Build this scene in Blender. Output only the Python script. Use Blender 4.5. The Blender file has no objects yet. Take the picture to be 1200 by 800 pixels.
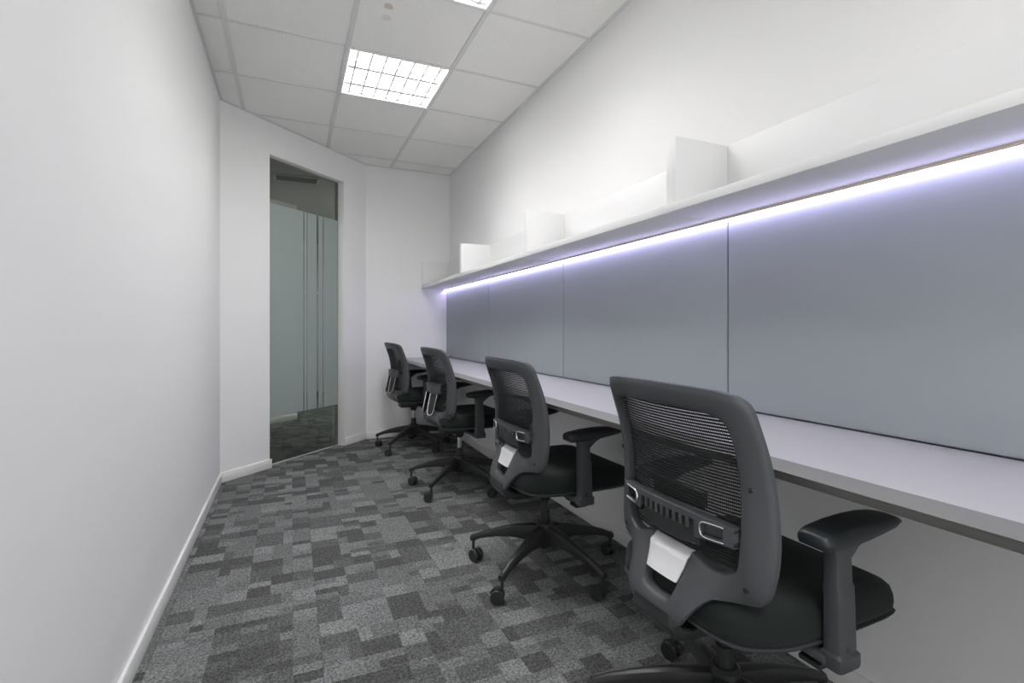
import bpy, bmesh, math, random
from math import sin, cos, pi, radians as R, sqrt
from mathutils import Vector, Matrix
random.seed(4)
S = bpy.context.scene
col = S.collection

# ------------------------------------------------------------ camera, world, lights, exposure
YAW = 23.8
cam_d = bpy.data.cameras.new('camera'); cam = bpy.data.objects.new('camera', cam_d); col.objects.link(cam)
cam.location = (0, 0, 1.055); cam.rotation_euler = (R(90), 0, R(-YAW))
cam_d.sensor_width = 36; cam_d.lens = 36 * 587 / 1200; cam_d.shift_y = -15 / 1200; cam_d.clip_start = .05
S.camera = cam
S.view_settings.view_transform = 'Standard'; S.view_settings.look = 'None'
S.view_settings.gamma = 1; S.view_settings.use_curve_mapping = False
S.view_settings.exposure = 0.18
W = bpy.data.worlds.new('world'); S.world = W; W.use_nodes = True
W.node_tree.nodes['Background'].inputs[0].default_value = (.93, .93, .92, 1)
W.node_tree.nodes['Background'].inputs[1].default_value = 1.9  # added fill: ambient light enters the end left open behind the camera
TUBE_WATTS = 25         # each recessed fitting's lamp
TUBE_COLOR = (1, .985, .985)
LED_STRENGTH = 11.5
LED_COLOR = (.66, .60, 1.0)
HALL_FILL_WATTS = 52
FIX = [(2.91, 3.51), (1.71, 2.31), (-.69, -.09)]      # ceiling cells that hold light fittings; the last is assumed, unseen behind the camera
for (a, b) in FIX:
    ld = bpy.data.lights.new('ceiling_lamp', 'AREA'); ld.shape = 'SQUARE'; ld.size = .55
    ld.energy = TUBE_WATTS; ld.color = TUBE_COLOR
    lo = bpy.data.objects.new('ceiling_lamp', ld); col.objects.link(lo); lo.location = (.59, (a + b) / 2, 2.672)
ld = bpy.data.lights.new('corridor_fill', 'AREA'); ld.shape = 'SQUARE'; ld.size = .5; ld.energy = HALL_FILL_WATTS; ld.color = (1, .97, .93)
lo = bpy.data.objects.new('corridor_fill', ld); col.objects.link(lo); lo.location = (1.0, 6.5, 2.47)  # unseen fill light added to brighten the corridor behind the glass

# ------------------------------------------------------------ materials
def new_mat(name):
    m = bpy.data.materials.new(name); m.use_nodes = True
    nt = m.node_tree; return m, nt, nt.nodes['Principled BSDF']
def pm(name, rgb, rough=.5, metal=0, bump=0, bscale=300, var=0, sheen=0, spec=.5, coat=0):
    m, nt, b = new_mat(name)
    b.inputs['Base Color'].default_value = (*rgb, 1); b.inputs['Roughness'].default_value = rough
    b.inputs['Metallic'].default_value = metal; b.inputs['Specular IOR Level'].default_value = spec
    b.inputs['Sheen Weight'].default_value = sheen; b.inputs['Coat Weight'].default_value = coat
    tc = nt.nodes.new('ShaderNodeTexCoord'); nz = nt.nodes.new('ShaderNodeTexNoise')
    nz.inputs['Scale'].default_value = bscale; nz.inputs['Detail'].default_value = 3
    nt.links.new(tc.outputs['Object'], nz.inputs['Vector'])
    if bump:
        bp = nt.nodes.new('ShaderNodeBump'); bp.inputs['Strength'].default_value = bump; bp.inputs['Distance'].default_value = .001
        nt.links.new(nz.outputs['Fac'], bp.inputs['Height']); nt.links.new(bp.outputs['Normal'], b.inputs['Normal'])
    v = var or .03
    mr = nt.nodes.new('ShaderNodeMapRange'); mr.inputs['To Min'].default_value = 1 - v; mr.inputs['To Max'].default_value = 1 + v
    mx = nt.nodes.new('ShaderNodeMix'); mx.data_type = 'RGBA'; mx.blend_type = 'MULTIPLY'; mx.inputs[0].default_value = 1
    mx.inputs[6].default_value = (*rgb, 1)
    nt.links.new(nz.outputs['Fac'], mr.inputs['Value']); nt.links.new(mr.outputs[0], mx.inputs[7])
    nt.links.new(mx.outputs[2], b.inputs['Base Color'])
    return m
def emis(name, rgb, st):
    m = bpy.data.materials.new(name); m.use_nodes = True; nt = m.node_tree; nt.nodes.clear()
    e = nt.nodes.new('ShaderNodeEmission'); o = nt.nodes.new('ShaderNodeOutputMaterial')
    e.inputs[0].default_value = (*rgb, 1); e.inputs[1].default_value = st; nt.links.new(e.outputs[0], o.inputs[0]); return m
class ND:                                   # small wrapper to write node maths
    def __init__(s, nt): s.nt = nt
    def v(s, x, sock):
        if isinstance(x, (int, float)): sock.default_value = x
        else: s.nt.links.new(x, sock)
    def m(s, op, a, b=0., c=0.):
        n = s.nt.nodes.new('ShaderNodeMath'); n.operation = op
        s.v(a, n.inputs[0]); s.v(b, n.inputs[1]); s.v(c, n.inputs[2]); return n.outputs[0]
    def comb(s, x, y, z=0.):
        n = s.nt.nodes.new('ShaderNodeCombineXYZ'); s.v(x, n.inputs[0]); s.v(y, n.inputs[1]); s.v(z, n.inputs[2]); return n.outputs[0]
    def wn(s, vec):
        n = s.nt.nodes.new('ShaderNodeTexWhiteNoise'); n.noise_dimensions = '3D'; s.nt.links.new(vec, n.inputs['Vector']); return n.outputs['Value']
    def noise(s, vec, sc, det=2):
        n = s.nt.nodes.new('ShaderNodeTexNoise'); n.inputs['Scale'].default_value = sc; n.inputs['Detail'].default_value = det
        s.nt.links.new(vec, n.inputs['Vector']); return n.outputs['Fac']
    def sel(s, f, a, b):                    # f ? b : a
        return s.m('ADD', s.m('MULTIPLY', a, s.m('SUBTRACT', 1., f)), s.m('MULTIPLY', b, f))

def carpet_mat():
    m, nt, b = new_mat('carpet'); N = ND(nt)
    tc = nt.nodes.new('ShaderNodeTexCoord'); sp = nt.nodes.new('ShaderNodeSeparateXYZ')
    vec = tc.outputs['Object']; nt.links.new(vec, sp.inputs[0]); x, y = sp.outputs[0], sp.outputs[1]
    wob = N.m('MULTIPLY', N.m('SUBTRACT', N.noise(vec, 60.), .5), .010)
    x = N.m('ADD', x, wob); y = N.m('ADD', y, wob)
    # shift every 50 cm tile column so that the pattern breaks at tile seams
    tx = N.m('FLOOR', N.m('DIVIDE', N.m('SUBTRACT', x, .09), .5))
    y2 = N.m('ADD', y, N.m('MULTIPLY', tx, .037))
    def cell(sx, sy, seed):
        cx = N.m('FLOOR', N.m('DIVIDE', N.m('SUBTRACT', x, .09), sx)); cy = N.m('FLOOR', N.m('DIVIDE', y2, sy))
        return N.wn(N.comb(cx, cy, seed))
    A, B, C, D = cell(.1667, .1667, 3.), cell(.125, .0833, 5.), cell(.0833, .0833, 7.), cell(.0833, .0417, 9.)
    k1 = cell(.1667, .1667, 13.); k2 = cell(.125, .0833, 17.); k3 = cell(.0833, .0833, 19.)
    v = N.sel(N.m('GREATER_THAN', k3, .55), C, D)
    v = N.sel(N.m('GREATER_THAN', k2, .68), v, B)
    v = N.sel(N.m('GREATER_THAN', k1, .93), v, A)
    cr = nt.nodes.new('ShaderNodeValToRGB'); cr.color_ramp.interpolation = 'CONSTANT'
    els = cr.color_ramp.elements
    tones = [(0, (.092, .094, .094)), (.18, (.118, .122, .121)), (.38, (.162, .169, .167)), (.64, (.190, .199, .196)), (.84, (.222, .233, .229))]
    els[0].position, els[0].color = 0, (*tones[0][1], 1); els[1].position, els[1].color = tones[1][0], (*tones[1][1], 1)
    for p, c in tones[2:]:
        e = els.new(p); e.color = (*c, 1)
    nt.links.new(v, cr.inputs[0])
    rib = N.m('SINE', N.m('MULTIPLY', x, 2 * pi / .0045))
    n1 = N.noise(vec, 330., 2); n2 = N.noise(vec, 110., 2)
    tuft = N.wn(N.comb(N.m('FLOOR', N.m('DIVIDE', x, .0042)), N.m('FLOOR', N.m('DIVIDE', y, .0055)), 2.))
    f = N.m('ADD', N.m('MULTIPLY', tuft, .62), N.m('ADD', N.m('MULTIPLY', N.m('SUBTRACT', n1, .5), 1.2), N.m('MULTIPLY', N.m('SUBTRACT', n2, .5), 1.6)))
    f = N.m('ADD', f, .67)
    f = N.m('ADD', f, N.m('MULTIPLY', rib, .10))
    def seam(c, per, off):
        fr = N.m('FRACT', N.m('DIVIDE', N.m('SUBTRACT', c, off), per))
        return N.m('LESS_THAN', N.m('MINIMUM', fr, N.m('SUBTRACT', 1., fr)), .0035)
    sm = N.m('MAXIMUM', seam(x, .5, .09), seam(y, .5, .02))
    f = N.m('MULTIPLY', f, N.m('SUBTRACT', 1., N.m('MULTIPLY', sm, .28)))
    mx = nt.nodes.new('ShaderNodeMix'); mx.data_type = 'RGBA'; mx.blend_type = 'MULTIPLY'; mx.inputs[0].default_value = 1
    nt.links.new(cr.outputs[0], mx.inputs[6]); nt.links.new(f, mx.inputs[7]); nt.links.new(mx.outputs[2], b.inputs['Base Color'])
    b.inputs['Roughness'].default_value = .95; b.inputs['Specular IOR Level'].default_value = .15
    bp = nt.nodes.new('ShaderNodeBump'); bp.inputs['Strength'].default_value = .6; bp.inputs['Distance'].default_value = .004
    nt.links.new(N.m('ADD', n1, N.m('MULTIPLY', rib, .2)), bp.inputs['Height']); nt.links.new(bp.outputs[0], b.inputs['Normal'])
    return m
def tile_mat():
    m, nt, b = new_mat('ceiling_tile'); N = ND(nt)
    tc = nt.nodes.new('ShaderNodeTexCoord'); vec = tc.outputs['Object']
    sp = nt.nodes.new('ShaderNodeSeparateXYZ'); nt.links.new(vec, sp.inputs[0]); x, y = sp.outputs[0], sp.outputs[1]
    n1 = N.noise(vec, 160., 3); n2 = N.noise(vec, 3., 2)
    pit = N.m('MULTIPLY', N.m('LESS_THAN', n1, .41), .10)
    f = N.m('SUBTRACT', N.m('ADD', .96, N.m('MULTIPLY', n2, .06)), pit)
    def blot(cx, cy, r):                    # a dried stain with its own outline
        d = N.m('SQRT', N.m('ADD', N.m('POWER', N.m('SUBTRACT', x, cx), 2.), N.m('POWER', N.m('SUBTRACT', y, cy), 2.)))
        d = N.m('ADD', d, N.m('MULTIPLY', N.m('SUBTRACT', N.noise(vec, 40., 2), .5), r * 1.6))
        return N.m('MULTIPLY', N.m('LESS_THAN', d, r), .5)
    st = N.m('MAXIMUM', blot(.432, 2.475, .022), N.m('MULTIPLY', blot(.44, 2.57, .025), .4))
    ra = nt.nodes.new('ShaderNodeMix'); ra.data_type = 'RGBA'; ra.inputs[6].default_value = (.93, .925, .90, 1); ra.inputs[7].default_value = (.50, .40, .26, 1)
    nt.links.new(st, ra.inputs[0])
    mx = nt.nodes.new('ShaderNodeMix'); mx.data_type = 'RGBA'; mx.blend_type = 'MULTIPLY'; mx.inputs[0].default_value = 1
    nt.links.new(ra.outputs[2], mx.inputs[6]); nt.links.new(f, mx.inputs[7]); nt.links.new(mx.outputs[2], b.inputs['Base Color'])
    b.inputs['Roughness'].default_value = .9
    bp = nt.nodes.new('ShaderNodeBump'); bp.inputs['Strength'].default_value = .5; bp.inputs['Distance'].default_value = .002
    nt.links.new(n1, bp.inputs['Height']); nt.links.new(bp.outputs[0], b.inputs['Normal'])
    return m
def clear_glass(name, tint, refl=1.0):
    m = bpy.data.materials.new(name); m.use_nodes = True; nt = m.node_tree; nt.nodes.clear()
    t = nt.nodes.new('ShaderNodeBsdfTransparent'); t.inputs[0].default_value = (*tint, 1)
    g = nt.nodes.new('ShaderNodeBsdfGlossy'); g.inputs['Roughness'].default_value = .02; g.inputs[0].default_value = (refl, refl, refl, 1)
    fr = nt.nodes.new('ShaderNodeFresnel'); fr.inputs[0].default_value = 1.9
    mx = nt.nodes.new('ShaderNodeMixShader'); o = nt.nodes.new('ShaderNodeOutputMaterial')
    ge = nt.nodes.new('ShaderNodeNewGeometry'); bf = nt.nodes.new('ShaderNodeMath'); bf.operation = 'SUBTRACT'; bf.inputs[0].default_value = 1
    mu = nt.nodes.new('ShaderNodeMath'); mu.operation = 'MULTIPLY'      # reflect at the outer faces only
    nt.links.new(ge.outputs['Backfacing'], bf.inputs[1]); nt.links.new(bf.outputs[0], mu.inputs[0]); nt.links.new(fr.outputs[0], mu.inputs[1])
    nt.links.new(mu.outputs[0], mx.inputs[0]); nt.links.new(t.outputs[0], mx.inputs[1]); nt.links.new(g.outputs[0], mx.inputs[2])
    nt.links.new(mx.outputs[0], o.inputs[0]); return m
def film_mat():
    m = bpy.data.materials.new('frosted_film'); m.use_nodes = True; nt = m.node_tree; nt.nodes.clear()
    a = nt.nodes.new('ShaderNodeBsdfDiffuse'); a.inputs[0].default_value = (.50, .565, .545, 1)
    b = nt.nodes.new('ShaderNodeBsdfTranslucent'); b.inputs[0].default_value = (.60, .68, .64, 1)
    t = nt.nodes.new('ShaderNodeBsdfTransparent'); t.inputs[0].default_value = (.75, .8, .78, 1)
    m1 = nt.nodes.new('ShaderNodeMixShader'); m1.inputs[0].default_value = .35
    m2 = nt.nodes.new('ShaderNodeMixShader'); m2.inputs[0].default_value = .10
    o = nt.nodes.new('ShaderNodeOutputMaterial')
    nt.links.new(a.outputs[0], m1.inputs[1]); nt.links.new(b.outputs[0], m1.inputs[2])
    nt.links.new(m1.outputs[0], m2.inputs[1]); nt.links.new(t.outputs[0], m2.inputs[2]); nt.links.new(m2.outputs[0], o.inputs[0])
    return m

M = dict(
    wall=pm('wall_paint', (.86, .858, .855), .75, bump=.15, bscale=180, var=.012, spec=.2),
    trim=pm('white_skirting', (.84, .84, .82), .45, var=.01),
    grid=pm('ceiling_grid_metal', (.74, .74, .73), .5, var=.02),
    hall=pm('corridor_paint', (.80, .79, .75), .8, var=.02),
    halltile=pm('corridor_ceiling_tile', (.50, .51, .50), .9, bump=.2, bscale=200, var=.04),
    laminate=pm('white_laminate', (.375, .375, .395), .45, var=.01),
    shelf=pm('white_shelf_laminate', (.80, .80, .80), .45, var=.01),
    edge=pm('grey_desk_edge', (.17, .17, .165), .5, var=.03),
    edge_band=pm('dark_grey_edge_band', (.085, .084, .078), .5, var=.03),
    panel=pm('grey_blue_panel_fabric', (.375, .405, .435), .85, bump=.35, bscale=900, var=.04, sheen=.1, spec=.2),
    alu=pm('aluminium', (.62, .64, .63), .4, .6, var=.02),
    tan=pm('tan_led_channel', (.82, .70, .56), .5, .0, var=.03),
    reflector=pm('louvre_aluminium', (.80, .82, .84), .3, .85, var=.02),
    plastic=pm('dark_grey_plastic', (.062, .067, .073), .42, bump=.25, bscale=900, var=.05),
    black=pm('black_plastic', (.022, .023, .024), .38, bump=.15, bscale=700, var=.05),
    fabric=pm('black_seat_fabric', (.014, .019, .018), .9, bump=.5, bscale=700, var=.15, sheen=.08, spec=.2),
    mesh=pm('black_mesh_fabric', (.020, .022, .022), .7, var=.1, spec=.3),
    rubber=pm('black_arm_pad', (.022, .027, .031), .45, bump=.15, bscale=900, var=.05),
    silver=pm('silver_plate', (.80, .80, .82), .42, .1, bump=.1, bscale=900, var=.02),
    chrome=pm('chrome', (.78, .79, .80), .18, 1.0, var=.02),
    tube=emis('lamp_tube_glow', (1, .99, .97), 9),
    led=emis('led_diffuser_glow', LED_COLOR, LED_STRENGTH),
    carpet=carpet_mat(), tile=tile_mat(), glass=clear_glass('tinted_glass', (.56, .59, .58), .7), film=film_mat(),
)

# ------------------------------------------------------------ mesh helpers
class MB:
    def __init__(s): s.v = []; s.f = []
    def add(s, vs, fs, mat=None):
        o = len(s.v); s.v += [tuple(mat @ Vector(p)) if mat else tuple(p) for p in vs]
        s.f += [tuple(i + o for i in f) for f in fs]; return s
    def box(s, x0, x1, y0, y1, z0, z1, bev=0, mat=None, seg=2):
        bm = bmesh.new(); bmesh.ops.create_cube(bm, size=1)
        for v in bm.verts: v.co = Vector(((x0 + x1) / 2 + v.co.x * (x1 - x0), (y0 + y1) / 2 + v.co.y * (y1 - y0), (z0 + z1) / 2 + v.co.z * (z1 - z0)))
        if bev: bmesh.ops.bevel(bm, geom=bm.edges[:], offset=bev, segments=seg, affect='EDGES', profile=.5)
        bm.verts.index_update()
        s.add([v.co.copy() for v in bm.verts], [[v.index for v in f.verts] for f in bm.faces], mat); bm.free(); return s
    def prism(s, pts, z0, z1, bev=0, mat=None, seg=2):          # polygon in xy extruded in z
        bm = bmesh.new(); lo = [bm.verts.new((p[0], p[1], z0)) for p in pts]; hi = [bm.verts.new((p[0], p[1], z1)) for p in pts]
        n = len(pts); bm.faces.new(lo[::-1]); bm.faces.new(hi)
        for i in range(n): bm.faces.new((lo[i], lo[(i + 1) % n], hi[(i + 1) % n], hi[i]))
        bmesh.ops.recalc_face_normals(bm, faces=bm.faces[:])
        if bev: bmesh.ops.bevel(bm, geom=bm.edges[:], offset=bev, segments=seg, affect='EDGES', profile=.5)
        bm.verts.index_update()
        s.add([v.co.copy() for v in bm.verts], [[v.index for v in f.verts] for f in bm.faces], mat); bm.free(); return s
    def tube(s, path, r, n=8, closed=False, mat=None):
        P = [Vector(p) for p in path]; m = len(P); rr = r if isinstance(r, (list, tuple)) else [r] * m
        vs = []; up = None
        for i in range(m):
            if closed: t = P[(i + 1) % m] - P[i - 1]
            else: t = P[min(i + 1, m - 1)] - P[max(i - 1, 0)]
            t.normalize()
            if up is None: up = Vector((0, 0, 1)) if abs(t.z) < .9 else Vector((1, 0, 0))
            a = t.cross(up).normalized(); b = a.cross(t).normalized(); up = b
            vs += [P[i] + (a * cos(2 * pi * k / n) + b * sin(2 * pi * k / n)) * rr[i] for k in range(n)]
        fs = []
        for i in range(m if closed else m - 1):
            j = (i + 1) % m
            fs += [(i * n + k, i * n + (k + 1) % n, j * n + (k + 1) % n, j * n + k) for k in range(n)]
        if not closed: fs += [tuple(range(n))[::-1], tuple((m - 1) * n + k for k in range(n))]
        return s.add(vs, fs, mat)
    def lathe(s, prof, n=24, mat=None):                        # prof: (r, z)
        vs = []; fs = []
        for r, z in prof: vs += [(r * cos(2 * pi * k / n), r * sin(2 * pi * k / n), z) for k in range(n)]
        for i in range(len(prof) - 1): fs += [(i * n + k, i * n + (k + 1) % n, (i + 1) * n + (k + 1) % n, (i + 1) * n + k) for k in range(n)]
        fs += [tuple(range(n))[::-1], tuple((len(prof) - 1) * n + k for k in range(n))]
        return s.add(vs, fs, mat)
    def loft(s, rings, cap=True, closed_u=True, mat=None):     # rings: lists of points of equal length
        n = len(rings[0]); vs = [p for r in rings for p in r]; fs = []
        for i in range(len(rings) - 1):
            for k in range(n if closed_u else n - 1): fs.append((i * n + k, i * n + (k + 1) % n, (i + 1) * n + (k + 1) % n, (i + 1) * n + k))
        if cap: fs += [tuple(range(n))[::-1], tuple((len(rings) - 1) * n + k for k in range(n))]
        return s.add(vs, fs, mat)
    def build(s, name, m, parent=None, smooth=True, loc=None, ang=38):
        me = bpy.data.meshes.new(name); me.from_pydata([tuple(v) for v in s.v], [], s.f)
        bm = bmesh.new(); bm.from_mesh(me); bmesh.ops.recalc_face_normals(bm, faces=bm.faces[:]); bm.to_mesh(me); bm.free()
        if smooth: me.shade_smooth(); me.set_sharp_from_angle(angle=R(ang))
        me.materials.append(m); o = bpy.data.objects.new(name, me); col.objects.link(o)
        if loc: o.location = loc
        if parent: o.parent = parent
        return o
def tag(o, label=None, cat=None, group=None, kind=None):
    if label: o['label'] = label
    if cat: o['category'] = cat
    if group: o['group'] = group
    if kind: o['kind'] = kind
    return o
def empty(name, loc, rz=0):
    o = bpy.data.objects.new(name, None); col.objects.link(o); o.location = loc; o.rotation_euler = (0, 0, rz); o.empty_display_size = .1; return o
def copy_tree(o, parent=None):
    c = o.copy(); col.objects.link(c); c.parent = parent
    for ch in list(o.children): copy_tree(ch, c)
    return c
def struct(mb, name, m, smooth=False, label=None):
    o = mb.build(name, m, smooth=smooth); tag(o, kind='structure'); return o
def arcbar(p, q): return [p, q]

# ------------------------------------------------------------ room shell
XL, XR, YB, YF, H = -.445, 1.49, -1.5, 4.95, 2.625
A = Vector((XL, 3.94)); B = Vector((.655, YF)); E = (B - A).normalized(); Nrm = Vector((-E.y, E.x)); LW = (B - A).length
def aw(u, t, z=0): p = A + E * u + Nrm * t; return Vector((p.x, p.y, z))
MAW = Matrix(((E.x, Nrm.x, 0, A.x), (E.y, Nrm.y, 0, A.y), (0, 0, 1, 0), (0, 0, 0, 1)))        # wall space: x = along, y = outward
U0, U1, DH = .403, 1.205, 2.39
yend = lambda x: A.y + (x - A.x) * E.y / E.x if x < B.x else YF
xstart = lambda y: A.x + (y - A.y) * E.x / E.y if y > A.y else XL

struct(MB().box(-3.2, XR + .1, YB - .1, 9.1, -.05, 0), 'floor', M['carpet'])
struct(MB().box(XL - .1, XL, YB, 4.0, 0, 2.85), 'wall_left', M['wall'])
struct(MB().box(XR, XR + .1, YB, 5.05, 0, 2.85), 'wall_right', M['wall'])
struct(MB().box(B.x - .005, XR, YF, YF + .1, 0, 2.85), 'wall_far', M['wall'])
struct(MB().box(-.03, U0, 0, .10, 0, 2.85, mat=MAW).box(U1, LW + .04, 0, .10, 0, 2.85, mat=MAW)
       .box(U0, U1, 0, .10, DH, 2.85, mat=MAW), 'wall_angled', M['wall'])
# ceiling: tile field with openings where the light fittings sit
cm = MB()
def poly(pts, z0=H, z1=H + .015): cm.prism(pts, z0, z1)
poly([(XL, YB), (.29, YB), (.29, yend(.29)), (XL, A.y)])
poly([(.89, YB), (XR, YB), (XR, YF), (.89, YF)])
poly([(.29, 3.51), (.89, 3.51), (.89, YF), (B.x, YF), (.29, yend(.29))])
ys = [YB] + [v for a, b in sorted(FIX) for v in (a, b)]
for i in range(0, len(ys) - 1, 2): poly([(.29, ys[i]), (.89, ys[i]), (.89, ys[i + 1]), (.29, ys[i + 1])])
struct(cm, 'ceiling', M['tile'])
g = MB()
for x in (-.31, .29, .89): g.box(x - .013, x + .013, YB, yend(x) - .005, H - .006, H, .001)
y = 4.71
while y > YB:
    g.box(xstart(y) + .005, XR, y - .008, y + .008, H - .005, H, .001); y -= .6
g.box(XR - .018, XR, YB, YF, H - .006, H, .001).box(XL, XL + .018, YB, A.y, H - .006, H, .001).box(B.x, XR, YF - .018, YF, H - .006, H, .001)
g.box(0, LW, -.018, 0, H - .006, H, .001, mat=MAW)
struct(g, 'trim_1', M['grid'])
# skirtings
BH = .068
def skirt(name, mb): struct(mb, name, M['trim'], True)
skirt('baseboard_left', MB().box(XL, XL + .012, YB, A.y, 0, BH, .003))
skirt('baseboard_right', MB().box(XR - .012, XR, YB, YF, 0, BH, .003))
skirt('baseboard_far', MB().box(B.x, XR, YF - .012, YF, 0, BH, .003))
skirt('baseboard_angled_left', MB().box(.005, U0 + .012, -.012, 0, 0, BH, .003, mat=MAW))
skirt('baseboard_angled_right', MB().box(U1 - .004, LW, -.012, 0, 0, BH, .003, mat=MAW))
# glazed doorway in the angled wall
fr = MB().box(U1 - .018, U1, -.006, .10, 0, DH, .002, mat=MAW).box(U0, U0 + .010, .045, .10, 0, DH, .002, mat=MAW).box(U0, U1, .0, .10, DH - .014, DH, .002, mat=MAW)
d = fr.build('door_1', M['trim']); tag(d, kind='structure')
GT = .060
MB().box(U0 + .01, U1 - .018, GT, GT + .008, .008, DH - .014, mat=MAW).build('glass_pane', M['glass'], d, smooth=False)
MB().box(U0, U1 - .018, GT - .008, GT + .014, 0, .006, .001, mat=MAW).build('threshold', M['alu'], d)
def u_of_px(px, t=GT):
    k = (px - 600) / 587; s, c = sin(R(YAW)), cos(R(YAW)); p0 = A + Nrm * t
    return (k * (p0.x * s + p0.y * c) - (p0.x * c - p0.y * s)) / ((E.x * c - E.y * s) - k * (E.x * s + E.y * c))
cuts = [(355.4, 356.5), (359.3, 360.2), (370.8, 373.2), (378.2, 379.3)]
us = [U0 + .012] + [u_of_px(p) for c_ in cuts for p in c_] + [U1 - .024]
for i in range(0, len(us), 2):
    MB().box(us[i], us[i + 1], GT - .0015, GT - .0005, .372, 2.03, mat=MAW).build('frosted_film', M['film'], d, smooth=False)

# corridor seen through the glass
P0, P1 = Vector((-.215, 6.14)), Vector((.063, 6.355)); e2 = (P1 - P0).normalized(); n2 = Vector((-e2.y, e2.x))
MC = Matrix(((e2.x, n2.x, 0, P1.x), (e2.y, n2.y, 0, P1.y), (0, 0, 1, 0), (0, 0, 0, 1)))
struct(MB().box(-3.4, 0, 0, .12, 0, 2.49, mat=MC), 'wall_corridor', M['hall'])
skirt('baseboard_corridor', MB().box(-3.4, 0, -.012, 0, 0, BH, .003, mat=MC))
struct(MB().box(-3.2, XR + .1, 9.0, 9.1, 0, 2.6), 'wall_corridor_end', M['hall'])
struct(MB().box(-3.2, -3.1, YF - 2, 9.0, 0, 2.6), 'wall_corridor_left', M['hall'])
struct(MB().box(XR, XR + .1, 5.05, 9.0, 0, 2.6), 'wall_corridor_right', M['hall'])
cc = MB(); cc.prism([(-3.2, 9.1), (XR + .1, 9.1), (XR + .1, YF + .1), (B.x, YF + .1), tuple(aw(LW, .1)[:2]), tuple(aw(0, .1)[:2]), (XL - .1, 4.0), (XL - .1, 2.9), (-3.2, 2.9)], 2.49, 2.52)
struct(cc, 'ceiling_corridor', M['halltile'])
struct(MB().box(-3.2, XL - .1, 2.85, 2.95, 0, 2.6), 'wall_corridor_near', M['hall'])
v = empty('ceiling_vent', (.05, 5.21, 2.49))
tag(v, 'dim grey ceiling grille in the corridor seen through the glass above the door film', 'vent')
MB().box(-.2, .2, -.11, -.09, -.012, 0, .002).box(-.2, .2, .09, .11, -.012, 0, .002).box(-.2, -.18, -.11, .11, -.012, 0, .002).box(.18, .2, -.11, .11, -.012, 0, .002).build('frame', M['grid'], v)
sl = MB()
for i in range(8): sl.box(-.18, .18, -.085 + i * .023, -.073 + i * .023, -.009, -.003)
sl.build('slats', M['plastic'], v, smooth=False)

# ------------------------------------------------------------ ceiling light fittings
def make_light():
    t = empty('ceiling_light', (0, 0, H))
    f = MB(); w = .284
    for (x0, x1, y0, y1) in ((-.2995, -w, -.2995, .2995), (w, .2995, -.2995, .2995), (-w, w, -.2995, -w), (-w, w, w, .2995)): f.box(x0, x1, y0, y1, -.008, .004, .001)
    f.build('frame', M['trim'], t)
    h = MB().box(-.2995, .2995, -.2995, .2995, .095, .10)
    for (x0, x1, y0, y1) in ((-.2995, -.295, -.2995, .2995), (.295, .2995, -.2995, .2995), (-.295, .295, -.2995, -.295), (-.295, .295, .295, .2995)): h.box(x0, x1, y0, y1, .004, .095)
    h.build('housing', M['trim'], t, smooth=False)
    for yy in (-.20, .045, .23):
        tb = MB().tube([(-.27, yy, .050), (.27, yy, .050)], .010, 12).build('lamp_tube', M['tube'], t)
    lv = MB(); bl = MB()
    for yy, wv in ((-.13, .008), (-.065, .014), (.15, .015), (-.270, .012), (.270, .012)):      # V-shaped reflectors between the tubes
        lv.loft([[(-.28, yy - wv, .004), (-.28, yy + wv, .004), (-.28, yy, .040)], [(.28, yy - wv, .004), (.28, yy + wv, .004), (.28, yy, .040)]])
    for i in range(7):
        xx = -.24 + i * .08
        bl.box(xx - .006, xx + .006, -.278, .278, .000, .003).box(xx - .0012, xx + .0012, -.278, .278, .003, .034)
    lv.build('reflector', M['reflector'], t, smooth=False); bl.build('louvre', M['trim'], t, smooth=False)
    return t
proto = make_light()
lab = ['bright recessed square louvred ceiling light fully in view', 'bright ceiling light partly cut off by the top edge of the photo',
       'assumed recessed louvred ceiling light, unseen behind the camera']
for i, (a, b) in enumerate(FIX):
    o = proto if i == 0 else copy_tree(proto)
    o.location = (.59, (a + b) / 2, H); tag(o, lab[i], 'ceiling light', 'recessed ceiling lights')

# ------------------------------------------------------------ desk, panels, shelf
YD = -1.05
dk = MB(); dx0, dz = .952, .767
prof = [(XR - .001, dz), (.992, dz), (.988, dz - .001), (dx0 + .002, .7525), (dx0, .750), (dx0, .7345), (dx0 + .002, .7325), (XR - .001, .7325)]
Dk = MB().box(.992, XR, YD, YF, dz - .030, dz, .0008).build('desk', M['laminate'])
tag(Dk, 'long white wall-mounted worktop with grey front edge running below the panels', 'desk')
e_ = MB(); ring = [(.9918, dz - .0004), (.9918, .7505), (dx0 + .001, .7505), (dx0, .7520), (dx0 + .002, .7535)]
e_.loft([[(x, YD, z) for x, z in ring], [(x, YF, z) for x, z in ring]])
eo = e_.build('front_edge', M['edge'], Dk, ang=20); eo['label'] = 'grey bevelled front edge'
rl = MB().box(dx0 + .002, .9915, YD, YF, .7335, .7503, .0008).build('lower_edge_band', M['edge_band'], Dk); rl['label'] = 'dark grey band under the front edge'  # darker lower band of the desk front, built as a separate strip

pj = [-1.05, .15, 1.35, 2.55, 3.75, YF]
plab = ['grey fabric wall panel beyond the right edge of the view', 'largest nearest grey fabric wall panel at the right edge of the photo',
        'grey fabric wall panel above the nearest chair, second from the right', 'grey fabric wall panel third from the right, middle of the row',
        'farthest narrow-looking grey fabric wall panel beside the far wall']
for i in range(5):
    y0, y1 = pj[i] + .0025, pj[i + 1] - .0025
    if i == 4: y1 = YF - .004
    p = MB().box(1.45, XR - .0005, y0, y1, dz + .003, 1.447, .007, seg=3).build('wall_panel', M['panel'])
    tag(p, plab[i], 'wall panel', 'upholstered wall panels')

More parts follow.
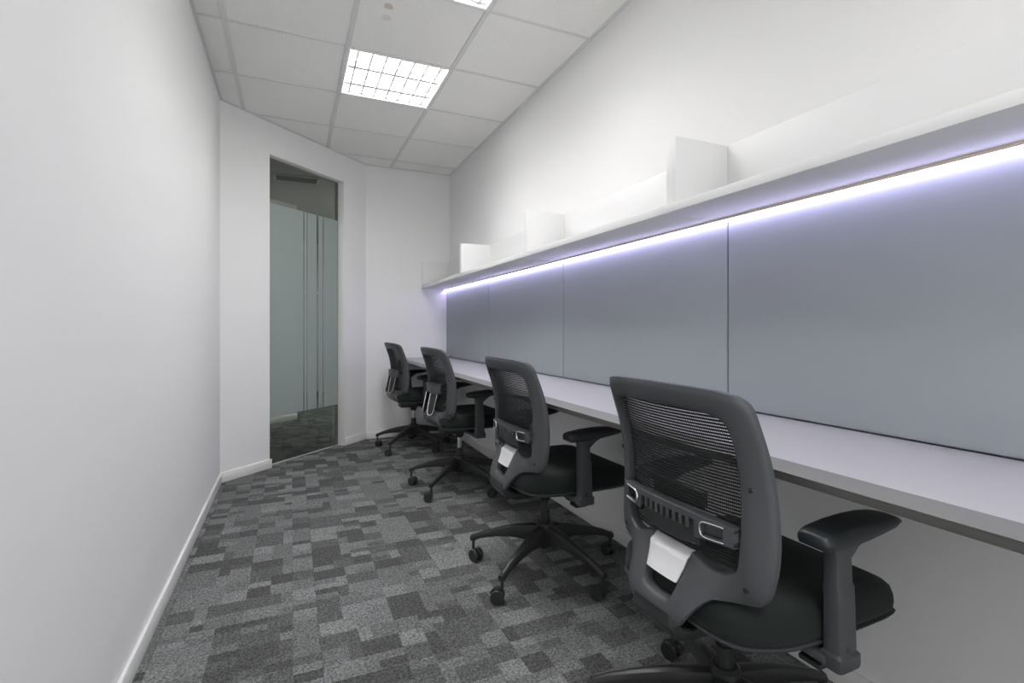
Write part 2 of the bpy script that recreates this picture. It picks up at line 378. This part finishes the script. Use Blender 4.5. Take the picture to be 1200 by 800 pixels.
sh = empty('wall_shelf', (XR, 2.0, 1.455))
tag(sh, 'long white open wall shelf with upright dividers above the grey panels', 'shelf')
def sp_(mb, name, m=M['shelf']):
    o = mb.build(name, m, sh); o.location = -sh.location; return o
yj = [-1.05, .19, 1.39, 2.59, 3.79, YF - .001]
for i in range(5): sp_(MB().box(1.19, XR - .001, yj[i] + .0004, yj[i + 1] - .0004, 1.455, 1.484, .0008), 'shelf_board')
sp_(MB().box(1.470, XR - .001, YD, YF - .001, 1.484, 1.729, .001), 'back_board')
for yd in (.166, 1.366, 2.566, 3.766): sp_(MB().box(1.225, 1.470, yd, yd + .048, 1.484, 1.727, .0015), 'divider')
sp_(MB().box(1.195, 1.470, YF - .03, YF - .001, 1.484, 1.729, .0015), 'divider')
ls = empty('led_strip', (1.44, 2.0, 1.455))
tag(ls, 'thin glowing violet-white light strip under the wall shelf', 'led strip')
for nm, mt, mb in (('channel', M['tan'], MB().box(1.424, 1.4496, YD, YF - .002, 1.4465, 1.4548, .0006)),
                   ('diffuser', M['led'], MB().box(1.427, 1.4496, YD, YF - .004, 1.4425, 1.4465, .0008))):
    o = mb.build(nm, mt, ls); o.location = -ls.location

# ------------------------------------------------------------ chairs
def lerp_tab(tab, z):
    if z <= tab[0][0]: return tab[0][1]
    for (a, va), (b, vb) in zip(tab, tab[1:]):
        if z <= b:
            t = (z - a) / (b - a); return va + (vb - va) * t
    return tab[-1][1]
def sst(a, b, x):
    t = max(0, min(1, (x - a) / (b - a))); return t * t * (3 - 2 * t)
SIDE = [(.48, -.144), (.53, -.149), (.60, -.146), (.65, -.144), (.73, -.148), (.80, -.162), (.887, -.191), (.935, -.205)]
CENT = [(.385, -.226), (.40, -.232), (.44, -.222), (.476, -.205), (.51, -.186), (.54, -.176), (.60, -.180), (.65, -.184), (.73, -.186), (.80, -.202), (.887, -.230), (.935, -.246)]
def smooth_tab(tab, z, h=.02): return sum(lerp_tab(tab, z + h * k) for k in (-1, -.5, 0, .5, 1)) / 5
def XB(y, z):
    s_, c_ = smooth_tab(SIDE, z), smooth_tab(CENT, z)
    wq = 1 - min(1, (y / .225) ** 2); wl = 1 - sst(.09, .21, abs(y))
    k = sst(.49, .58, z); s_ += 8 * max(0, abs(y) - .195) ** 2; return s_ + (c_ - s_) * (wl + (wq - wl) * k)
def resample(pts, n):
    P = [Vector((p[0], p[1])) for p in pts]; L = [0]
    for a, b in zip(P, P[1:]): L.append(L[-1] + (b - a).length)
    out = []
    for i in range(n):
        t = L[-1] * i / n; j = 0
        while j < len(L) - 2 and L[j + 1] < t: j += 1
        f = (t - L[j]) / max(1e-9, L[j + 1] - L[j]); out.append(P[j].lerp(P[j + 1], f))
    return out
def chaikin(pts, n=2):
    for _ in range(n):
        q = [pts[0]]
        for a, b in zip(pts, pts[1:]):
            q += [(a[0] * .75 + b[0] * .25, a[1] * .75 + b[1] * .25), (a[0] * .25 + b[0] * .75, a[1] * .25 + b[1] * .75)]
        q.append(pts[-1]); pts = q
    return pts
def frame_mesh(osec, isec, ns, depth=.030, thin=.016):
    """osec / isec: matched lists of outline sections (y>=0 half, top centre to bottom centre)"""
    O = []; I = []
    for so, si, n in zip(osec, isec, ns):
        O += resample(chaikin(so), n); I += resample(chaikin(si), n)
    O.append(Vector(osec[-1][-1])); I.append(Vector(isec[-1][-1]))
    O += [Vector((-p.x, p.y)) for p in O[-2:0:-1]]; I += [Vector((-p.x, p.y)) for p in I[-2:0:-1]]
    rings = []; n = len(O); NR = 6
    ring_list = []
    def row(f, dx, raise_=0.0):
        r = []
        for o, i in zip(O, I):
            p = o.lerp(i, f); r.append((XB(p.x, p.y) + dx, p.x, p.y))
        return r
    rows = [row(0, thin), row(0, thin * .45), row(.012, .003)]
    for k in range(1, NR): rows.append(row(.04 + .90 * k / NR, -.0015 * sin(pi * k / NR)))
    rows += [row(.955, .001), row(1.0, .006), row(1.0, depth), row(.6, depth * .8 + thin * .2), row(.15, thin + .002)]
    nr = len(rows); vs = [p for r in rows for p in r]; fs = []
    for i in range(nr):
        j = (i + 1) % nr
        for k in range(n): fs.append((i * n + k, i * n + (k + 1) % n, j * n + (k + 1) % n, j * n + k))
    return MB().add(vs, fs), O, I
def in_poly(poly_, y, z):
    c = False; n = len(poly_)
    for i in range(n):
        a, b = poly_[i], poly_[i - 1]
        if (a.y > z) != (b.y > z) and y < (b.x - a.x) * (z - a.y) / (b.y - a.y) + a.x: c = not c
    return c
def mesh_fabric(poly_, zlo, off=.024):
    mb = MB(); z = zlo; pitch = .0073
    while z < .895:
        xs = [p for p in [i * .004 for i in range(-55, 56)] if in_poly(poly_, p, z)]
        if xs:
            y0, y1 = xs[0] - .005, xs[-1] + .005; n = 16; rings = []
            for i in range(n + 1):
                y = y0 + (y1 - y0) * i / n; x = XB(y, z) + off
                h = .0022; rings.append([(x - .0008, y, z - h), (x + .0008, y, z - h), (x + .0008, y, z + h), (x - .0008, y, z + h)])
            mb.loft(rings, cap=False)
        z += pitch
    y = -.19                                               # fine warp threads behind the ribs
    while y < .191:
        zs = [zlo + .006 * i for i in range(0, 70) if in_poly(poly_, y, zlo + .006 * i)]
        if len(zs) > 2:
            n = 12; rings = []
            for i in range(n + 1):
                z = zs[0] - .006 + (zs[-1] - zs[0] + .012) * i / n; x = XB(y, z) + off + .0012
                rings.append([(x, y - .0003, z), (x + .0011, y - .0003, z), (x + .0011, y + .0003, z), (x, y + .0003, z)])
            mb.loft(rings, cap=False)
        y += .0045
    return mb
def rrect(w, h, r, n=5):                                   # rounded rectangle, centred
    out = []
    for cx, cy, a0 in ((w - r, h - r, 0), (-w + r, h - r, 90), (-w + r, -h + r, 180), (w - r, -h + r, 270)):
        out += [(cx + r * cos(R(a0 + 90 * i / n)), cy + r * sin(R(a0 + 90 * i / n))) for i in range(n + 1)]
    return out
def slab_on_back(mb, pts, dx0, dx1, bev=.0015):
    """patch whose outline is given in (y,z); follows the back surface, between offsets dx0 (rear) and dx1 (front)"""
    n = len(pts); cy = sum(p[0] for p in pts) / n; cz = sum(p[1] for p in pts) / n
    def sh_(f, dx): return [(XB(cy + (p[0] - cy) * f, cz + (p[1] - cz) * f) + dx, cy + (p[0] - cy) * f, cz + (p[1] - cz) * f) for p in pts]
    mb.loft([sh_(.3, dx0), sh_(.7, dx0), sh_(.96, dx0), sh_(1, dx0 + bev), sh_(1, dx1), sh_(.5, dx1)])
    return mb

OUT_A = [[(0, .936), (.09, .934), (.165, .931), (.212, .922)],
         [(.212, .922), (.232, .906), (.236, .86), (.240, .78), (.244, .69), (.246, .62)],
         [(.246, .62), (.245, .57), (.236, .515), (.220, .495)],
         [(.220, .495), (.195, .487), (.160, .483), (.135, .478)],
         [(.135, .478), (.118, .462), (.096, .425), (.082, .402), (.060, .391), (.0, .389)]]
IN_A = [[(0, .884), (.08, .882), (.135, .880), (.168, .871)],
        [(.168, .871), (.187, .856), (.189, .80), (.189, .72), (.187, .66), (.185, .62)],
        [(.184, .62), (.183, .585), (.178, .553), (.166, .545)],
        [(.166, .545), (.15, .536), (.125, .534), (.095, .544), (.070, .553)],
        [(.070, .553), (.060, .538), (.056, .50), (.050, .452), (.040, .441), (0, .438)]]
OUT_B = OUT_A[:3] + [[(.220, .495), (.20, .487), (.15, .478), (.11, .474)], [(.11, .474), (.07, .470), (0, .468)]]
IN_B = IN_A[:3] + [[(.166, .545), (.15, .534), (.13, .526), (.10, .522)], [(.10, .522), (.06, .520), (0, .518)]]

def leg_mesh(a):
    mb = MB(); sec = [(.012, .026, .198, .120), (.06, .025, .194, .124), (.14, .021, .180, .130), (.22, .017, .158, .122), (.29, .0145, .134, .106), (.325, .014, .118, .092), (.345, .012, .110, .088)]
    rings = []
    for r, w, zt, zb in sec:
        m_ = .30
        rings.append([(r, -w * .8, zb), (r, w * .8, zb), (r, w, zb + (zt - zb) * .5), (r, w * .72, zt - .004), (r, w * .3, zt), (r, -w * .3, zt), (r, -w * .72, zt - .004), (r, -w, zb + (zt - zb) * .5)])
    mb.loft(rings, mat=Matrix.Rotation(a, 4, 'Z'))
    return mb
def build_chair(kind, lift=0., armlift=0., base0=68.5):
    root = empty('office_chair', (0, 0, 0))
    L = lift
    # --- base
    hub = MB().lathe([(.030, .100), (.033, .104), (.036, .13), (.040, .185), (.038, .205), (.030, .212)], 28)
    hub.build('hub', M['black'], root)
    for k in range(5):
        a = R(base0 + 72 * k)
        leg_mesh(a).build('leg', M['black'], root)
        # caster
        cx, cy = .333 * cos(a), .333 * sin(a); sw = a + R([35, 150, -60, 200, 95][k])
        mt = Matrix.Translation((cx, cy, 0)) @ Matrix.Rotation(sw, 4, 'Z')
        cs = MB().tube([(0, 0, .115), (0, 0, .050)], .0065, 10, mat=mt).lathe([(.012, .088), (.013, .100), (.010, .104)], 14, mat=mt)
        hood = [(.022 + .0275 * cos(R(t)), .0285 + .0275 * sin(R(t))) for t in range(20, 200, 15)]
        hring = lambda yy, q: [(.022 + (x - .022) * q, yy, .0285 + (z - .0285) * q) for x, z in hood] + [(.010, yy, .0285), (.030, yy, .034)]
        cs.loft([hring(-.006, 1), hring(.006, 1)], mat=mt)
        co = cs.build('caster', M['black'], root)
        for sgn in (-1, 1):
            mw = mt @ Matrix.Translation((.018, sgn * .0145, .0275)) @ Matrix.Rotation(R(90 * sgn), 4, 'X')
            MB().lathe([(.006, -.0085), (.0255, -.0085), (.0275, -.0055), (.0275, .0035), (.024, .0075), (.012, .0085), (.004, .0085)], 24, mat=mw).build('wheel', M['black'], co)
    MB().tube([(0, 0, .095), (0, 0, .22), (0, 0, .262)], .0215, 20).build('column_sleeve', M['black'], root)
    MB().tube([(0, 0, .262), (0, 0, .36 + L)], .0135, 18).build('gas_lift', M['chrome'] if kind == 'B' else M['black'], root)
    # --- mechanism
    zt = .392 + L
    me = MB().prism([(-.13, -.055), (.09, -.075), (.13, -.05), (.13, .05), (.09, .075), (-.13, .055)], zt - .055, zt - .008, .008)
    me.lathe([(.020, zt - .090), (.030, zt - .075), (.034, zt - .052)], 20).box(-.10, .12, -.12, .12, zt - .016, zt + .004, .003)
    me.build('mechanism', M['black'], root)
    for sgn, x0 in ((-1, .03), (1, -.03)):
        lv = MB().tube([(x0, sgn * .06, zt - .035), (x0, sgn * .15, zt - .045), (x0 + .01, sgn * .20, zt - .047)], .005, 8)
        lv.box(x0 - .018, x0 + .035, sgn * .215 - .025, sgn * .215 + .025, zt - .053, zt - .041, .004)
        lv.build('lever', M['black'], root)
    # --- seat
    def seat_ring(inset, z, dish=0):
        pts = []; xr, xf = -.185 + inset, .296 - inset
        n = 56
        for i in range(n):
            t = 2 * pi * i / n; ct, st = cos(t), sin(t); p = .15 if ct > 0 else .34
            ux = (abs(ct) ** p) * (1 if ct > 0 else -1); uy = (abs(st) ** p) * (1 if st > 0 else -1)
            x = (xf + xr) / 2 + ux * (xf - xr) / 2
            hw = .247 - .030 * sst(.0, -.20, x) * 1.0 - .006 * sst(.15, .30, x)
            y = uy * (hw - inset)
            fall = .010 * sst(.20, .31, x) + .004 * sst(-.1, -.2, x)
            fz = z + L - (fall if z > .44 else 0) - dish * (1 - min(1, (x / .3) ** 2))
            pts.append((x, y, fz))
        return pts
    c = MB(); c.loft([seat_ring(.012, .403), seat_ring(.002, .410), seat_ring(0, .425), seat_ring(.001, .448), seat_ring(.006, .466), seat_ring(.015, .475), seat_ring(.034, .4805), seat_ring(.09, .481, .004), seat_ring(.14, .480, .008), seat_ring(.20, .479, .010), seat_ring(.235, .479, .010)])
    c.build('seat', M['fabric'], root, ang=60)
    u = MB(); u.loft([seat_ring(.07, .385), seat_ring(.02, .389), seat_ring(.002, .398), seat_ring(-.002, .404), seat_ring(.004, .4055), seat_ring(.05, .4055)])
    so = u.build('seat_shell', M['plastic'], root, ang=50)
    # --- arms
    for sgn in (-1, 1):
        AL = armlift
        p = MB()
        def rr(cx, cy, w, h, z, r=.008): return [(cx + q[0], sgn * cy + q[1], z) for q in rrect(w, h, r, 2)]
        p.loft([rr(.034, .268, .033, .022, .364 + AL), rr(.034, .268, .034, .024, .370 + AL), rr(.034, .268, .034, .024, .392 + AL), rr(.034, .268, .029, .019, .398 + AL),
                rr(.032, .268, .028, .018, .50 + AL), rr(.031, .267, .028, .018, .530 + AL), rr(.030, .267, .026, .0165, .534 + AL), rr(.030, .266, .025, .016, .585 + AL), rr(.042, .264, .040, .017, .606 + AL), rr(.055, .264, .060, .018, .624 + AL)])
        p.box(-.005, .070, min(sgn * .10, sgn * .262), max(sgn * .10, sgn * .262), .368 + AL, .388 + AL, .006)
        p.build('arm_post', M['plastic'], root)
        MB().lathe([(.006, 0), (.006, .004), (.003, .0045)], 12, mat=Matrix.Translation((.030, sgn * .283, .405 + AL)) @ Matrix.Rotation(R(90 * sgn * -1), 4, 'X')).build('arm_button', M['black'], root)
        pd = MB(); rings = []
        cyc = sgn * .262
        xsn = [(-.046, .026, .6220, .6390), (-.044, .031, .6185, .6430), (-.038, .034, .6165, .6455), (-.02, .037, .6160, .6490), (.03, .038, .617, .6545), (.09, .0385, .622, .6575), (.14, .0375, .628, .6570), (.178, .036, .633, .6535), (.200, .030, .637, .6490), (.207, .025, .639, .6450)]
        for x, w, z0, z1 in xsn:
            z0 += AL; z1 += AL; yo = cyc - sgn * 0.10 * (x - .05) * 0
            rings.append([(x, yo - w * .86, z0), (x, yo + w * .86, z0), (x, yo + w, z0 + (z1 - z0) * .35), (x, yo + w, z0 + (z1 - z0) * .6), (x, yo + w * .82, z1 - .0015), (x, yo + w * .6, z1), (x, yo, z1 + .001), (x, yo - w * .6, z1), (x, yo - w * .82, z1 - .0015), (x, yo - w, z0 + (z1 - z0) * .6), (x, yo - w, z0 + (z1 - z0) * .35)])
        pd.loft(rings); pd.build('arm_pad', M['rubber'], root, ang=50)
    # --- backrest
    ns = [14, 26, 16, 14, 22]
    fm, O, I = frame_mesh(OUT_A if kind == 'A' else OUT_B, IN_A if kind == 'A' else IN_B, ns)
    bf = fm.build('back_frame', M['plastic'], root, ang=50)
    for sgn in (-1, 1):
        for (by, bz) in ((.210, .730), (.198, .522)):
            mm = Matrix.Translation((XB(by, bz) - .0015, sgn * by, bz)) @ Matrix.Rotation(R(-90), 4, 'Y')
            MB().lathe([(.0055, -.004), (.0055, .0015), (.0035, .002), (.0030, .0002)], 14, mat=mm).build('bolt', M['black'], bf)
    mesh_fabric(I, .456 if kind == 'A' else .520).build('back_mesh', M['mesh'], root, smooth=False) if kind == 'B' else \
        mesh_fabric([p for p in I], .548).build('back_mesh', M['mesh'], root, smooth=False)
    if kind == 'A':
        # silver plate over the spine
        rows = []
        for i in range(9):
            f = i / 8; z = .553 - .073 * f; w = .067 - .016 * f
            curl = .022 * (1 - sst(0, .28, f)); z_ = z - .004 * (1 - sst(0, .2, f))
            row = []
            for j in range(13):
                yv = -w + 2 * w * j / 12; row.append((XB(yv * .4, z_) - .006 + .003 * f + curl + .003 * (yv / w) ** 4, yv, z_))
            back = [(x + .006, yv * .98, zz) for x, yv, zz in reversed(row)]
            rows.append(row + back)
        MB().loft(rows).build('silver_plate', M['silver'], root, ang=50)['label'] = 'silver plate'
        # curved support from the spine to the mechanism
        pth = [(-.222, .418, .062, .010), (-.222, .395, .070, .014), (-.205, .372, .070, .015), (-.165, .356, .064, .015), (-.11, .352, .055, .014), (-.05, .352, .05, .012)]
        rg = []
        for i, (x, z, w, t) in enumerate(pth):
            a = pth[max(i - 1, 0)]; b = pth[min(i + 1, len(pth) - 1)]; dx, dz_ = b[0] - a[0], b[1] - a[1]; l = sqrt(dx * dx + dz_ * dz_); nx, nz_ = -dz_ / l, dx / l
            rg.append([(x + nx * q[1], q[0], z + nz_ * q[1]) for q in rrect(w, t, t * .6, 3)])
        MB().loft(rg).build('back_support', M['black'], root)
        # lumbar bar carried behind the mesh
        lb = MB()
        top = [(-.168, .632), (-.168, .646), (0, .652), (.168, .646), (.168, .632), (.09, .636), (-.09, .636)]
        def strip(y0, y1, z0f, z1f, d0, d1, n=20):
            rings = []
            for i in range(n + 1):
                y = y0 + (y1 - y0) * i / n; z0, z1 = z0f(y), z1f(y); x = XB(y, .62)
                rings.append([(x + d0, y, z1 - .002), (x + d0, y, z0 + .002), (x + d0 + .002, y, z0), (x + d1, y, z0), (x + d1, y, z1), (x + d0 + .002, y, z1)])
            return rings
        lb.loft(strip(-.183, .183, lambda y: .634 - .0 * y, lambda y: .652 - .25 * y * y, -.012, .012))
        for sgn in (-1, 1):
            lb.loft(strip(sgn * .092, sgn * .183, lambda y: .598 + .06 * (abs(y) - .09), lambda y: .608 + .06 * (abs(y) - .09), -.012, .012, 8))
            lb.loft(strip(sgn * .092, sgn * .108, lambda y: .598, lambda y: .640, -.012, .012, 3))
            lb.loft(strip(sgn * .160, sgn * .183, lambda y: .602, lambda y: .640, -.012, .012, 3))
            lb.loft(strip(sgn * .10, sgn * .165, lambda y: .602, lambda y: .640, .002, .012, 6))
        lo_ = lb.build('lumbar_bar', M['plastic'], root, ang=30)
        cb = MB(); cb.loft(strip(-.100, .100, lambda y: .572 + .8 * y * y, lambda y: .640, -.004, .012))
        cb.build('lumbar_plate', M['black'], lo_)
        ct = MB()
        for i in range(8):
            y = -.070 + i * .020; x = XB(y, .625); ct.box(x - .011, x - .003, y - .0045, y + .0045, .612, .636, .001)
        ct.build('comb', M['plastic'], lo_)
        for sgn in (-1, 1):
            loop = []
            base = [(.164, .640), (.118, .640), (.109, .634), (.107, .622), (.109, .612), (.118, .606), (.164, .608)]
            for (y, z) in chaikin(base, 2): loop.append((XB(y, .62) - .0135, sgn * y, z))
            MB().tube(loop, .0026, 8).build('chrome_trim', M['chrome'], lo_)['label'] = 'chrome trim'
        pd = MB(); pts = [(q[0], .668 + q[1]) for q in rrect(.082, .020, .006, 3)]
        slab_on_back(pd, pts, .028, .040); pd.build('lumbar_pad', M['black'], root)
    else:
        # bracket and chrome-edged height loops behind the mesh
        br = MB(); xb = -.196
        br.prism([(xb - .010, -.072), (xb + .030, -.096), (xb + .046, -.09), (xb + .046, .09), (xb + .030, .096), (xb - .010, .072)], .636, .692, .006)
        br.prism([(xb - .014, -.076), (xb + .028, -.102), (xb + .052, -.10), (xb + .052, .10), (xb + .028, .102), (xb - .014, .076)], .690, .698, .003)
        bo = br.build('back_bracket', M['plastic'], root)
        for sgn in (-1, 1):
            ax = Vector((.72, sgn * .69, 0)); c0 = Vector((-.196, sgn * .060, .640)); c1 = Vector((-.226, sgn * .060, .502))
            def lp(u_, v_): return c0.lerp(c1, v_) + ax * u_
            w = .024; path = [lp(-w, 0), lp(-w, .3), lp(-w * .95, .6), lp(-w * .85, .85), lp(-w * .5, .98), lp(0, 1.0), lp(w * .5, .98), lp(w * .85, .85), lp(w * .95, .6), lp(w, .3), lp(w, 0)]
            MB().tube(path, .0042, 8).build('chrome_loop', M['chrome'], bo)['label'] = 'chrome loop'
            inn = [c0.lerp(c1, .7) * 1, ]
            q = [lp(-w, .0), lp(-w, .62), lp(-w * .6, .96), lp(w * .6, .96), lp(w, .62), lp(w, .0)]
            nn = ax.cross(c1 - c0).normalized() * .003
            q2 = [lp(-w * .4, .12), lp(-w * .4, .70), lp(0, .82), lp(w * .4, .70), lp(w * .4, .12)]
            MB().loft([[p + nn for p in q], [p - nn for p in q]]).build('loop_backing', M['black'], bo)
        # lower carrier: wide curved shell from the back frame under the seat
        pth = [(-.190, .500, .115), (-.206, .478, .135), (-.213, .450, .150), (-.205, .422, .155), (-.180, .398, .150), (-.13, .384, .13), (-.05, .380, .11)]
        rg = []
        for i, (x, z, w) in enumerate(pth):
            a = pth[max(i - 1, 0)]; b = pth[min(i + 1, len(pth) - 1)]; dx, dz_ = b[0] - a[0], b[1] - a[1]; l = sqrt(dx * dx + dz_ * dz_); nx, nz_ = -dz_ / l, dx / l
            rg.append([(x + nx * q[1] + .35 * q[0] ** 2 / .15 * .3, q[0], z + nz_ * q[1] + L * min(1, i / 3)) for q in rrect(w, .009, .006, 3)])
        MB().loft(rg).build('back_support', M['plastic'], root, ang=50)
        for sgn in (-1, 1):
            MB().lathe([(.020, -.012), (.022, 0), (.020, .014), (.010, .017)], 18, mat=Matrix.Translation((-.130, sgn * .215, .520)) @ Matrix.Rotation(R(-90 * sgn), 4, 'X')).build('pivot_knob', M['black'], root)
    return root

CH = [('A', (.999, .938), -.2, 'nearest black mesh office chair, cut off by the bottom edge of the photo'),
      ('A', (1.023, 1.961), .5, 'second nearest black mesh office chair with silver plate and whole wheeled base in view'),
      ('B', (1.033, 3.218), 3, 'black mesh office chair with upright chrome loops, second from the far wall'),
      ('B', (1.000, 4.443), 4, 'farthest and smallest-looking black office chair beside the far wall')]
pro = {'A': build_chair('A'), 'B': build_chair('B', .028, .010, 74.5)}
used = set()
for kind, (x, y), rz, lb_ in CH:
    o = pro[kind] if kind not in used else copy_tree(pro[kind]); used.add(kind)
    o.location = (x, y, 0); o.rotation_euler = (0, 0, R(rz)); tag(o, lb_, 'office chair', 'office chairs along the desk')
